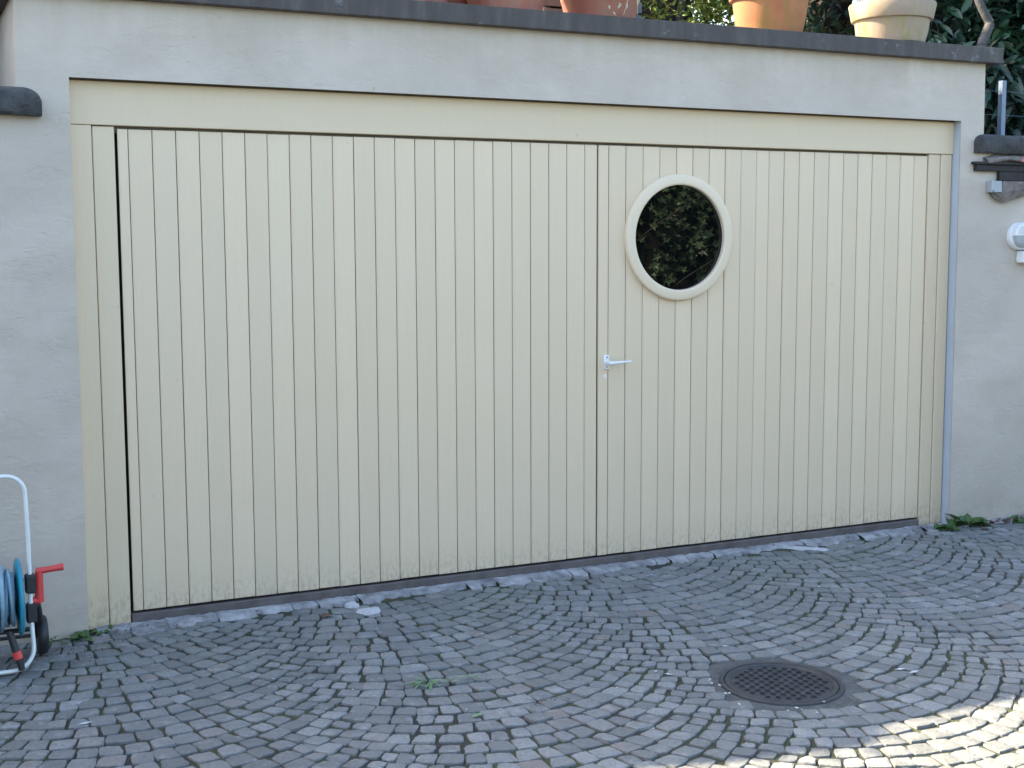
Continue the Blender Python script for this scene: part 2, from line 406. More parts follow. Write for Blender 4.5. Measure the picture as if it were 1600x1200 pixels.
# light mortar strip between sill and setts, irregular front edge
def strip():
    mb = MB(); rng = random.Random(5); x = -0.22; tops = []
    while x < 5.9:
        w = rng.uniform(.07, .19); d = rng.uniform(.030, .095)
        tops.append((x, min(x+w, 5.9), d)); x += w
    for (a, b_, d) in tops:
        n = 7; V = []
        y0 = -0.016 if a > -.03 and b_ < 4.66 else -0.02
        dep = y0 - 0.035 - d
        for i in range(n):
            t = i/(n-1); xx = a+0.001+(b_-a-0.002)*t
            jj = rng.gauss(0, .012) - (0.012 if i in (0, n-1) else 0)*-1
            V += [(xx, y0, gz(0)+0.012+rng.gauss(0, .002)), (xx, (y0+dep)/2, gz(0)+0.009+rng.gauss(0, .002)), (xx, dep+jj+.010, gz(dep)+0.0045+rng.gauss(0, .0012)), (xx, dep+jj, gz(dep)-0.012)]
        F = []
        for i in range(n-1):
            for r_ in range(3): F.append((i*4+r_, i*4+r_+1, (i+1)*4+r_+1, (i+1)*4+r_))
        mb.add(V, F)
    tag(mb.build('mortar_strip', M_MORTAR, smooth=True), 'pale rough mortar strip between door sill and cobbles', kind='structure')
strip()

# ------------------------------------------------------------ the garage
B = 0.105
XL, XR, ZO, REC = -0.257, 4.824, 2.396, 0.072
GX0, GX1, GD, GTOP = -0.462, 4.997, 2.3, 2.735
gar = thing('garage_building', (0, 0, 0), 'plastered garage with a wide cream board door, round window and dark flat coping', 'garage')
mb = MB(); yf = -REC
OUT = [(GX0, -.6), (GX0, 2.222), (GX0, GTOP), (GX1, GTOP), (GX1, 2.205), (GX1, -.6), (XR, -.6), (XR, ZO), (XL, ZO), (XL, -.6)]
mb.add([(x, yf, z) for x, z in OUT]+[(x, .22, z) for x, z in OUT],
       [tuple(range(9, -1, -1)), tuple(range(10, 20))]+[(i, i+10, (i+1) % 10+10, (i+1) % 10) for i in range(10)])
mb.box(GX0, GX0+.22, .22, GD, -0.6, GTOP); mb.box(GX1-.22, GX1, .22, GD, -0.6, GTOP); mb.box(GX0+.22, GX1-.22, GD-.2, GD, -0.6, GTOP)
mb.box(GX0+.22, GX1-.22, .22, GD-.2, GTOP-.2, GTOP)
def roughen(o, cuts, amp, sc, seed=0, axis=None):
    import bmesh
    bm = bmesh.new(); bm.from_mesh(o.data); bmesh.ops.remove_doubles(bm, verts=bm.verts, dist=1e-5)
    for c in range(40):
        ed = [e for e in bm.edges if e.calc_length() > cuts]
        if not ed: break
        bmesh.ops.subdivide_edges(bm, edges=ed, cuts=1, use_grid_fill=True)
    bm.normal_update()
    for v in bm.verts:
        p = v.co*sc + Vector((seed, seed, seed)); nv = mnoise.noise_vector(p)+0.5*mnoise.noise_vector(p*2.3)
        v.co += nv*amp
    bm.to_mesh(o.data); bm.free()
wall = mb.build('wall', M_PLASTER, gar)
bv = wall.modifiers.new('soften', 'BEVEL'); bv.width = 0.006; bv.segments = 2; bv.limit_method = 'WEIGHT'
at = wall.data.attributes.new('bevel_weight_edge', 'FLOAT', 'EDGE')
for e in wall.data.edges:
    pr_ = tuple(sorted(e.vertices))
    if pr_ in ((1, 2), (3, 4), (6, 7), (7, 8), (8, 9)): at.data[e.index].value = 1.0
# coping of folded dark sheet with a drip lip
mb = MB()
c0, c1 = GX0-.062, GX1+.088
mb.box(c0, c1, yf-.055, .30, GTOP-.004, 2.822, .003)
mb.box(c0, c0+.36, .30, GD+.06, GTOP-.004, 2.822, .003)
mb.box(c1-.36, c1, .30, GD+.06, GTOP-.004, 2.822, .003)
cop = mb.build('coping', M_COPING, gar)
mb = MB(); mb.box(c0+.36, c1-.36, .30, GD+.06, GTOP+.002, 2.806)
mb.build('roof', M_MORTAR, gar)
# concrete sill
mb = MB(); mb.box(-0.055, 4.640, -0.012, 0.20, -0.25, -0.012, .004)
sl_ = mb.build('sill', M_SILL, gar)
# door frame: header and side boards
fr = MB()
fr.box(XL, XR-.0035, -0.016, 0.06, 2.197, ZO-.010, .0025)
XA = -0.1555
fr.box(XL, XA-0.002, -0.012, 0.06, -0.062, 2.1955, .0025)
fr.box(XA+0.002, -0.060, -0.006, 0.06, -0.056, 2.1925, .003)
fr.box(4.640, 4.728, -0.006, 0.06, -0.060, 2.1955, .003)
fr.box(4.7315, XR-.009, -0.010, 0.06, -0.060, 2.1955, .0025)
mb = MB(); mb.box(-0.056, 4.636, 0.0190, 0.058, 2.168, 2.1965); mb.box(XL, XR, -.004, .058, ZO-.0095, ZO-.0005); mb.build('rebate', simple('gap_shade', (.16, .14, .11), .8, .2, 20, .2), gar)  # darkened brown paints the shade into the gaps above and below the header
fr.build('door_frame', M_FRAMEP, gar)
mb = MB(); mb.box(XR-.003, XR+.001, yf+.006, .058, -.058, ZO-.004); mb.build('jamb_skylight_strip', simple('skylight_tint', (.43, .475, .52), .5, .04, 5, .1, 60), gar)  # added strip; its pale blue paints in the sky light on the right reveal
mb = MB(); mb.box(XL+.01, XR-.01, .062, .075, -.06, ZO-.01); mb.build('frame_backing', M_DARK, gar)
def board(mb, x0, x1, z0, z1, yo=0.0, gap=0.0036, groove=True):
    mb.box(x0+gap/2, x1-gap/2, 0.001+yo, 0.016+yo, z0, z1, .0015)
    if groove:                                     # the shallow planed bead beside each joint
        mb.box(x0+gap/2+.0055, x0+gap/2+.0085, 0.0003+yo, 0.008+yo, z0+.004, z1-.004)
rng = random.Random(3)
def leaf(name, edges):
    mb = MB()
    for a, b_, g in edges: board(mb, a, b_, rng.uniform(-.0015, .001), 2.1835+rng.uniform(-.001, .001), rng.gauss(0, .0007), g)
    o = mb.build(name, M_BOARD, gar)
    k = MB(); k.box(edges[0][0]+.006, edges[-1][1]-.006, .0175, .030, .004, 2.165); sub(k, 'leaf_core', M_DARK, o)
    return o
e1 = [(-0.047, 0.0, .0036)]+[(i*B, (i+1)*B, .0036*rng.uniform(.85, 1.15)) for i in range(22)]
xs_seam = 2.389
e1.append((22*B, xs_seam, .0036))
x2 = 23.372*B; x3 = 33.164*B
e2 = [(xs_seam, x2, .0036)]+[(x2+i*B, x2+(i+1)*B, .0036*rng.uniform(.85, 1.15)) for i in range(8)]
e2 += [(x2+8*B, x2+9*B-.001, .0015)]
e3 = [(x2+9*B-.001, x3, .0015)]+[(x3+i*B, x3+(i+1)*B, .0036*rng.uniform(.85, 1.15)) for i in range(11)]
L1 = leaf('door_leaf', e1[:1]+e1[1:-1]+[(e1[-1][0], xs_seam-.0025, .004)])
e2[0] = (xs_seam+.0025, x2, .004)
L2 = leaf('door_leaf', e2); L3 = leaf('door_leaf', e3)
L1['label'] = 'widest leaf of cream boards without a window'
L2['label'] = 'middle leaf carrying the round window and the lever handle'
L3['label'] = 'plain right leaf beyond the round window'
# round window
WX, WZ = 2.887, 1.703
mb = MB(); n = 96
prof = [(.338, -.004), (.3395, .020), (.336, .0255), (.330, .028), (.292, .031), (.286, .030), (.2825, .026), (.2825, -.004)]
mb.lathe(prof, (WX, 0, WZ), 'Y', n, caps=False)
ring = sub(mb, 'window_frame', M_RING, L2, True)
mb = MB(); mb.add([(WX+.2824*math.cos(2*math.pi*k/n), -.003, WZ+.2824*math.sin(2*math.pi*k/n)) for k in range(n)], [tuple(range(n))]); sub(mb, 'window_pane', M_PANE, L2)
mb = MB(); mb.lathe([(.2822, .002), (.2822, .006), (.2785, .0065), (.278, .0032)], (WX, 0, WZ), 'Y', n, caps=False); sub(mb, 'window_seal', M_BLACKPL, L2, True)
# lever handle
mb = MB(); hx, hz = 2.441, 1.045
mb.box(hx-.015, hx+.015, -.012, .0045, hz-.038, hz+.038, .003)
mb.lathe([(.012, .010), (.012, .045), (.010, .050)], (hx+.001, 0, hz-.002), 'Y', 20)
pts = [(hx-.004, -.047, hz-.004), (hx+.02, -.050, hz-.003), (hx+.06, -.052, hz-.001), (hx+.100, -.051, hz+.001), (hx+.128, -.048, hz+.002)]
mb.tube(pts, [.0095, .010, .0085, .0065, .0045], 12)
sub(mb, 'handle', M_HANDLE, L2, True)
mb = MB()
for dz in (-.026, .026):
    mb = MB(); mb.lathe([(.004, .012), (.0038, .0135)], (hx, 0, hz+dz), 'Y', 12); sub(mb, 'screw', M_GREYWOOD, L2)

mb = MB(); mb.lathe([(.0105, -.003), (.0105, .0), (.009, .0015), (.0045, .0018), (.0035, -.001)], (2.437, 0, .968), 'Y', 24)
sub(mb, 'lock_cylinder', M_HANDLE, L2, True)
for bx, bz in ((.012, .99), (.030, .99)):
    mb = MB(); mb.lathe([(.005, -.0035), (.0035, -.0015)], (bx, 0, bz), 'Y', 10); sub(mb, 'screw_head', M_FRAMEP, L1)

# ------------------------------------------------------------ retaining walls left and right
def coping_prof(mb, x0, x1, y0, y1, z0, z1, end):
    """heavy half-rounded stone; `end` is the x of the rounded free end"""
    n = 70; V = []; F = []
    sg = 1 if end == x1 else -1
    for i in range(n+1):
        t = 1-(1-i/n)**3.2 if sg == 1 else (i/n)**3.2; x = x0+(x1-x0)*t; d = abs(end-x)
        k = min(1, d/.075); drop = (1-math.sqrt(max(0, 1-(1-k)**2)))*.052
        pr = [(y1, z0), (y0+.01, z0), (y0, z0+.012), (y0, z0+(z1-z0)*.80-drop*.7), (y0+.008, z1-.010-drop), (y0+.035, z1-drop), (y1, z1+.006-drop)]
        for (y, z) in pr:
            nv = mnoise.noise(Vector((x*7, y*7, z*9)))*.006+mnoise.noise(Vector((x*22, y*22, z*22)))*.003
            V.append((x, y+nv, z+nv*.7))
    m = 7
    for i in range(n):
        for e in range(m): F.append((i*m+e, i*m+(e+1) % m, (i+1)*m+(e+1) % m, (i+1)*m+e))
    F.append(tuple(range(m))); F.append(tuple(n*m+e for e in range(m))[::-1])
    mb.add(V, F)
wl_ = thing('retaining_wall', (-.46, 0, 0), 'low plastered wall with dark stone coping running left from the garage', 'wall')
mb = MB(); mb.box(-6, GX0+.05, yf+.0004, .20, -.6, 2.222); mb.build('wall', M_PLASTER, wl_)
mb = MB(); coping_prof(mb, -6, -.372, -.135, .22, 2.218, 2.335, -.372); mb.build('coping', M_STONECOP, wl_, True)
wr_ = thing('retaining_wall', (5.0, 0, 0), 'plastered wall with rough stone coping running right from the garage beside the lamp', 'wall')
mb = MB(); mb.box(GX1-.05, 9, yf+.0004, .20, -.6, 2.205); mb.build('wall', M_PLASTER, wr_)
mb = MB(); coping_prof(mb, 4.925, 9, -.112, .22, 2.203, 2.318, 4.925); mb.build('coping', M_STONECOP, wr_, True)
# raised garden behind
mb = MB(); 
for (a, b_, c_, d_) in ((-40, GX0-.001, .19, 60), (GX0-.001, GX1+.001, GD+.001, 60), (GX1+.001, 60, .19, 60)):
    mb.add([(a, c_, 2.28), (b_, c_, 2.28), (b_, d_, 2.28), (a, d_, 2.28)], [(0, 1, 2, 3)])
tag(mb.build('garden_ground', M_EARTH), 'raised garden soil behind the garage', kind='structure')

# canopy over the neighbouring gate
cn = thing('gate_canopy', (4.8, -.2, 2.0), 'small canopy with black fascia, red clay tiles and weathered wooden bracket below the stone coping', 'canopy')
mb = MB(); mb.box(4.925, 7.0, -.100, -.0725, 2.098, 2.137, .003); mb.box(4.905, 7.0, -.112, -.0725, 2.137, 2.153, .003); mb.build('fascia', M_BLACKWOOD, cn)
mb = MB(); mb.box(5.115, 7.0, -.098, -.0725, 2.042, 2.098, .003); mb.build('rafter', M_BLACKWOOD, cn)
mb = MB(); mb.box(5.035, 5.118, -.118, -.0725, 1.972, 2.040, .002); mb.build('zinc_cap', M_ZINC, cn)
mb = MB(); V = []; n = 60
for i in range(n+1):
    t = i/n; x = 5.045+t*1.9
    zt = 2.040 if x > 5.12 else 1.970
    zb = 1.950-.030*math.exp(-((x-5.13)/.06)**2)+.012*math.sin(x*19)+(.02 if i == 0 else 0)
    zt = max(zt, zb+.01)
    for (y, z) in ((-.073, zb), (-.098, zb-.006), (-.112, zb+.02), (-.116, (zt+zb)/2), (-.110, zt), (-.073, zt)):
        nv = mnoise.noise(Vector((x*12, y*12, z*40)))*.012; V.append((x, min(-.0728, y+nv) if y > -.08 else y+nv, z+(nv*.6 if z < zt-.004 else 0)))
F = []
for i in range(n):
    for e in range(6): F.append((i*6+e, i*6+(e+1) % 6, (i+1)*6+(e+1) % 6, (i+1)*6+e))
F.append(tuple(range(6))); F.append(tuple(n*6+e for e in range(6))[::-1]); mb.add(V, F); mb.build('bracket', M_OLDWOOD, cn)
for i, (x, y0, z) in enumerate(((5.33, -.150, 2.156), (5.50, -.15, 2.158), (5.67, -.15, 2.158), (5.84, -.15, 2.158))):
    mb = MB(); V = []; m = 9
    for j in range(6):
        yy = y0 + j*.015; 
        for k in range(m):
            a = math.pi*k/(m-1); rr = .085-.004*j
            V.append((x-math.cos(a)*rr*1.0, yy+mnoise.noise(Vector((k, i*3, j)))*.01, z+math.sin(a)*.030+.002*j))
    F = [(j*m+k, j*m+k+1, (j+1)*m+k+1, (j+1)*m+k) for j in range(5) for k in range(m-1)]
    mb.add(V, F); o = mb.build('tile', M_TILE, cn, True); sd = o.modifiers.new('t', 'SOLIDIFY'); sd.thickness = .012
mb = MB()
V = []
for i in range(13):
    x = 5.00+i*.09
    for (y, z) in ((-.105, 2.154), (-.118, 2.166), (-.105, 2.185), (-.073, 2.201)):
        nv = mnoise.noise(Vector((x*11, y*30, z*10)))*.016; V.append((x, min(-.073, y+nv*.6), max(2.1535, z+nv)-(.018 if i == 0 else 0)*(z > 2.16)))
mb.add(V, [(i*4+e, i*4+e+1, (i+1)*4+e+1, (i+1)*4+e) for i in range(12) for e in range(3)]); mb.build('mortar_bedding', M_OLDWOOD, cn)

# fence posts and wire above the right wall
fp = thing('wire_fence', (5.31, .1, 2.33), 'slim galvanised fence post with thin wires on the stone coping', 'fence')
for i in range(3):
    x = 5.318+i*1.4
    mb = MB(); mb.box(x-.017, x+.017, .085, .10, 2.30, 2.668, .001); mb.box(x-.017, x-.014, .10, .118, 2.30, 2.668); mb.build('post', M_GALV, fp)
for z in (2.455, 2.60):
    mb = MB(); mb.tube([(5.0, .104, z), (5.31, .102, z+.004), (6.7, .104, z-.01), (8.1, .104, z)], .0010, 6); mb.build('wire', M_GALV, fp)

# ------------------------------------------------------------ wall lamp
lp = thing('wall_lamp', (5.365, -.072, 1.71), 'oval bulkhead wall lamp with half visor and a white motion sensor beneath', 'lamp')
def stadium(mb, cx, cz, hw, r, layers, n=18):
    V = []; m = 0
    for (g, y) in layers:
        ring = []
        for sgn in (1, -1):
            for k in range(n+1):
                a = -math.pi/2+math.pi*k/n
                if sgn == 1: ring.append((cx+(hw-r)+math.cos(a)*(r-g), y, cz+math.sin(a)*(r-g)))
                else: ring.append((cx-(hw-r)-math.cos(a)*(r-g), y, cz-math.sin(a)*(r-g)))
        m = len(ring); V += ring
    F = []
    for j in range(len(layers)-1):
        for k in range(m): F.append((j*m+k, j*m+(k+1) % m, (j+1)*m+(k+1) % m, (j+1)*m+k))
    F.append(tuple((len(layers)-1)*m+k for k in range(m))); F.append(tuple(range(m))[::-1])
    mb.add(V, F)
LX, LZ = 5.350, 1.708
mb = MB(); stadium(mb, LX, LZ, .135, .084, [(0, -.0725), (0, -.092), (.004, -.104), (.012, -.110)]); mb.build('housing', M_WHITEPL, lp, True)
mb = MB(); stadium(mb, LX, LZ, .121, .070, [(0, -.1095), (.003, -.122), (.010, -.134), (.022, -.142)]); mb.build('diffuser', M_GLASSW, lp, True)
mb = MB(); V = []; n = 18          # half visor over the upper part
for (g, y) in ((-.004, -.100), (-.004, -.136), (.004, -.1445)):
    ring = [(LX+(.135-.084)+math.cos(math.pi/2*k/n)*(.074-g), y, LZ+.004+math.sin(math.pi/2*k/n)*(.072-g)) for k in range(n+1)]
    ring += [(LX-(.135-.084)-math.sin(math.pi/2*k/n)*(.074-g), y, LZ+.004+math.cos(math.pi/2*k/n)*(.072-g)) for k in range(n+1)]
    V += ring
m = len(V)//3
mb.add(V, [(j*m+k, j*m+(k+1) % m, (j+1)*m+(k+1) % m, (j+1)*m+k) for j in range(2) for k in range(m)]+[tuple(2*m+k for k in range(m))])
mb.build('visor', M_WHITEPL, lp, True)
mb = MB()
for xx in (LX-.045, LX+.045): mb.box(xx-.0012, xx+.0012, -.1462, -.1448, LZ+.006, LZ+.068)
for zz in (.02, .036, .052): mb.box(LX-.11, LX+.11, -.1458, -.1449, LZ+zz, LZ+zz+.0008)
mb.build('visor_ribs', M_GREYWOOD, lp)
mb = MB(); mb.box(5.298, 5.420, -.135, -.0725, 1.546, 1.618, .006); ms = mb.build('motion_sensor', M_WHITEPL, lp)
mb = MB(); mb.lathe([(.026, .134), (.024, .150), (.014, .158), (.001, .160)], (5.385, 0, 1.582), 'Y', 24); mb.build('sensor_lens', M_GLASSW, lp, True)

# ------------------------------------------------------------ pots on the roof edge
def stems(mb, cx, cy, z, n, h, r, rng):
    for i in range(n):
        a = rng.uniform(0, 6.28); d = rng.uniform(.2, .8)*r; b0 = Vector((cx+math.cos(a)*d*.4, cy+math.sin(a)*d*.4, z))
        e = Vector((math.cos(a)*rng.uniform(.05, .25), math.sin(a)*rng.uniform(.05, .25), h*rng.uniform(.6, 1)))
        mb.tube([b0, b0+e*.5+Vector((0, 0, .03)), b0+e], [.003, .0025, .0015], 5)
def leafcard(mb, p, d, nrm, L, Wd, fold=0.25, curl=.12):
    d = d.normalized(); s_ = d.cross(nrm)
    if s_.length < 1e-4: return
    s_.normalize(); n_ = s_.cross(d)
    A = p; m1 = p+d*L*.45-n_*curl*L*.15; T = p+d*L-n_*curl*L
    w1 = s_*Wd*.5; f = n_*Wd*fold
    m0 = p+d*L*.18; m2 = p+d*L*.75-n_*curl*L*.55
    V = [A, m0+w1*.7+f*.7, m0, m0-w1*.7+f*.7, m1+w1+f, m1, m1-w1+f, m2+w1*.72+f*.7, m2, m2-w1*.72+f*.7, T]
    mb.add(V, [(0, 2, 1), (0, 3, 2), (1, 2, 5, 4), (2, 3, 6, 5), (4, 5, 8, 7), (5, 6, 9, 8), (7, 8, 10), (8, 9, 10)])
def pot(cx, cy, rb, rt_, h, rimh, mat, label, rings=0, plant=True, seed=0, kind='rim'):
    rng = random.Random(seed); z = 2.8225
    t = thing('flower_pot', (cx, cy, z), label, 'flower pot', 'terracotta pots lined up on the garage coping')
    p = [(rb-.012, 0), (rb, .006)]
    zr = h-rimh
    rr = rb+(rt_-rb)*zr/h
    if rings:
        for k in range(rings):
            zz = zr*(0.45+.22*k); rc = rb+(rt_-rb)*(zz/h)+.012*math.sin(math.pi*zz/h)
            p += [(rc-.001, zz-.010), (rc+.003, zz-.006), (rc+.003, zz+.004), (rc-.001, zz+.008)]
    else:
        p += [(rb+(rt_-rb)*.5*zr/h+.004, zr*.5)]
    p += [(rr, zr-.004), (rr+.016, zr), (rr+.020, zr+.010), (rt_+.018, h-.008), (rt_+.014, h), (rt_-.012, h), (rt_-.018, h-.01), (rt_-.020, h-.045)]
    mb = MB(); mb.lathe(p, (cx, cy, z), 'Z', 56); mb.build('pot_body', mat, t, True)
    mb = MB(); mb.lathe([(rt_-.021, h-.040), (rt_*.5, h-.030), (.001, h-.028)], (cx, cy, z), 'Z', 32); mb.build('soil', M_SOIL, t)
    if plant:
        mb = MB(); stems(mb, cx, cy, z+h-.035, 11, .45, rt_, rng); mb.build('stems', M_STEM, t)
        mb = MB()
        for i in range(110):
            a = rng.uniform(0, 6.28); q = Vector((cx+math.cos(a)*rng.uniform(0, rt_*1.1), cy+math.sin(a)*rng.uniform(0, rt_*1.1), z+h+rng.uniform(.10, .5)))
            leafcard(mb, q, Vector((math.cos(a), math.sin(a), rng.uniform(-.4, .6))), Vector((rng.gauss(0, .4), rng.gauss(0, .4), 1)), rng.uniform(.05, .09), .03)
        mb.build('leaves', M_WEED, t)
    return t
pot(1.40, .10, .165, .20, .30, .07, M_TERRAR, 'red clay pot mostly out of the picture, leftmost on the coping', 2, True, 1)
pot(1.70, .34, .14, .17, .26, .06, M_TERRAR, 'small red pot set back behind the others, second from the left', 1, True, 2)
pot(1.905, .10, .185, .222, .33, .08, M_TERRAR, 'ringed red pot left of the grey slatted planter', 2, True, 3)
pB = pot(2.455, .10, .180, .222, .33, .08, M_TERRAR, 'ringed red pot with dry pale stems hanging over it, in front of the slatted planter', 2, True, 4)
mb = MB(); rng = random.Random(12)
for i in range(7):
    x = 2.33+i*.035+rng.uniform(-.01, .01); zt = 2.8225+rng.uniform(.12, .33)
    mb.tube([(x, -.135+rng.uniform(-.01, .02), zt+.05), (x+rng.uniform(-.02, .02), -.142, zt-.03), (x+rng.uniform(-.03, .03), -.12, max(2.832, zt-.15))], .0018, 5)
    for j in range(2): leafcard(mb, Vector((x, -.145, rng.uniform(2.835, zt))), Vector((rng.gauss(0, .5), -.2, -1)), Vector((0, -1, .2)), .022, .012)
mb.build('dry_stems', M_STEM, pB)
pot(3.545, .10, .178, .225, .30, .105, M_TERRA, 'bright orange terracotta pot with thick rim, half in sun', 0, True, 5)
pot(4.405, .08, .188, .232, .235, .095, M_TERRAP, 'pale mossy clay pot near the right end of the coping', 0, True, 6)
# grey slatted planter behind
pl = thing('slatted_planter', (2.60, .55, 2.808), 'grey slatted wooden planter box standing behind the red pots', 'planter')
mb = MB()
for k in range(7): mb.box(2.285, 2.905, .42, .44, 2.812+k*.072, 2.812+k*.072+.060, .003)
for k in range(7): mb.box(2.885, 2.905, .442, .80, 2.812+k*.072, 2.812+k*.072+.060, .003)
for k in range(7): mb.box(2.285, 2.305, .442, .80, 2.812+k*.072, 2.812+k*.072+.060, .003)
mb.build('side_panel', M_GREYWOOD, pl)
for (x, y) in ((2.31, .445), (2.85, .445), (2.31, .76), (2.85, .76)):
    mb = MB(); mb.box(x, x+.03, y, y+.03, 2.8075, 3.32); mb.build('corner_post', M_GREYWOOD, pl)
mb = MB(); mb.box(2.31, 2.88, .48, .78, 2.82, 3.22); mb.build('soil', M_SOIL, pl)

# ------------------------------------------------------------ vegetation
def foliage(mb, blobs, n, L, Wd, seed, droop=.3, shell=.55, jit=1.0):
    rng = random.Random(seed); tot = sum(b[3]*b[4]*b[5] for b in blobs)
    for (cx, cy, cz, rx, ry, rz) in blobs:
        k = int(n*rx*ry*rz/tot)
        for i in range(k):
            v = Vector((rng.gauss(0, 1), rng.gauss(0, 1), rng.gauss(0, 1))).normalized(); t = shell+(1-shell)*rng.random()
            nz = .82+.36*mnoise.noise(Vector((cx+v.x*2.2, cy+v.y*2.2, cz+v.z*2.2)))
            p = Vector((cx+v.x*rx*t*nz, cy+v.y*ry*t*nz, cz+v.z*rz*t*nz))
            d = v*.7+Vector((rng.gauss(0, .6), rng.gauss(0, .6), rng.gauss(0, .5)-droop))*jit
            nn = Vector((rng.gauss(0, .5), rng.gauss(0, .5), 1))+v*.4
            leafcard(mb, p, d, nn, L*rng.uniform(.7, 1.2), Wd*rng.uniform(.75, 1.2), rng.uniform(.1, .35), rng.uniform(0, .3))
def limb(mb, p0, p1, r0_, r1_, seed, n=8, wob=.06):
    rng = random.Random(seed); p0 = Vector(p0); p1 = Vector(p1); L = (p1-p0).length
    pts = []; rs = []
    for i in range(n):
        t = i/(n-1); o = Vector((mnoise.noise(Vector((seed, t*3, 0))), mnoise.noise(Vector((seed, t*3, 5))), 0))*wob*L
        pts.append(p0.lerp(p1, t)+o*math.sin(math.pi*min(1, t*1.1+.0))); rs.append(r0_+(r1_-r0_)*t)
    mb.tube(pts, rs, 9)
def shrub(name, label, cat, base, blobs, n, L, Wd, mat, seed, limbs, bark=M_BARK, core=None, **k):
    t = thing(name, base, label, cat)
    mb = MB(); foliage(mb, blobs, n, L, Wd, seed, **k); mb.build('crown', mat, t)
    mb = MB()
    for i, (a, b_, r0_, r1_) in enumerate(limbs): limb(mb, a, b_, r0_, r1_, seed+i)
    mb.build('trunk', bark, t, True)
    if core:
        mb = MB()
        for (cx, cy, cz, rx, ry, rz) in core:
            V = []; F = []; a_, b_ = 18, 12
            for j in range(b_+1):
                for i in range(a_):
                    th = math.pi*j/b_; ph = 2*math.pi*i/a_; v = Vector((math.sin(th)*math.cos(ph), math.sin(th)*math.sin(ph), math.cos(th)))
                    nz = .85+.5*mnoise.noise(v*2.7+Vector((cx, cy, cz))); V.append((cx+v.x*rx*nz, cy+v.y*ry*nz, cz+v.z*rz*nz))
            F = [(j*a_+i, j*a_+(i+1) % a_, (j+1)*a_+(i+1) % a_, (j+1)*a_+i) for j in range(b_) for i in range(a_)]
            mb.add(V, F)
        mb.build('inner_twigs', M_TRUNKDARK, t, True)
    return t
# cherry laurel at the right
shrub('laurel_shrub', 'big dark glossy laurel rising behind the right end of the garage', 'shrub', (6.6, 1.6, 2.28),
      [(5.95, 1.35, 3.35, .62, .5, .85), (6.6, 1.0, 3.1, .85, .55, .8), (7.3, 1.3, 3.8, 1.0, .8, 1.2), (6.3, 1.9, 4.2, .9, .7, .8), (5.95, .85, 2.75, .62, .45, .55), (6.6, .75, 2.6, .7, .35, .45)],
      6800, .165, .056, M_LAUREL, 21, [((6.5, 1.7, 2.2), (5.55, .60, 2.85), .05, .035), ((5.55, .60, 2.80), (5.72, .62, 3.12), .038, .030), ((5.72, .62, 3.12), (5.50, .75, 3.6), .030, .015), ((6.7, 1.6, 2.2), (6.4, 1.5, 4.2), .08, .03), ((6.7, 1.6, 2.3), (7.4, 1.4, 4.4), .07, .02)],
      core=[(6.75, 1.75, 3.2, .75, .35, .9)], droop=.45)
# yellow-green conifer bush behind the planter
shrub('conifer_bush', 'sunlit yellow green conifer bush behind the coping, left of the orange pot', 'shrub', (4.9, 3.1, 2.28),
      [(4.75, 3.1, 3.55, .62, .5, .75), (4.25, 3.3, 3.45, .4, .4, .7), (5.35, 3.2, 3.35, .45, .4, .6), (4.8, 3.3, 4.3, .5, .45, .5)],
      9000, .055, .022, M_CONIF, 31, [((4.9, 3.1, 2.2), (4.9, 3.1, 4.4), .06, .02), ((4.4, 3.3, 2.2), (4.3, 3.3, 3.9), .04, .02)],
      core=[(4.75, 3.35, 3.35, .42, .25, .62)], droop=-.4)
# dark tree between and behind
shrub('dark_tree', 'tall dark leaved tree seen between the orange pot and the pale pot', 'tree', (6.2, 3.7, 2.28),
      [(5.9, 3.3, 3.9, .8, .6, .8), (6.8, 3.5, 4.0, .9, .7, 1.0), (6.0, 3.6, 5.0, 1.2, .9, .8), (7.6, 3.3, 4.6, .9, .8, 1.3)],
      4600, .10, .055, M_DARKLEAF, 41, [((6.2, 3.7, 2.2), (5.75, 3.3, 4.8), .10, .04), ((6.25, 3.7, 2.2), (6.6, 3.6, 4.9), .09, .03), ((6.2, 3.7, 2.7), (7.2, 3.4, 4.7), .06, .02)],
      bark=M_TRUNKDARK, core=[(6.95, 3.9, 3.8, .35, .25, .5)])
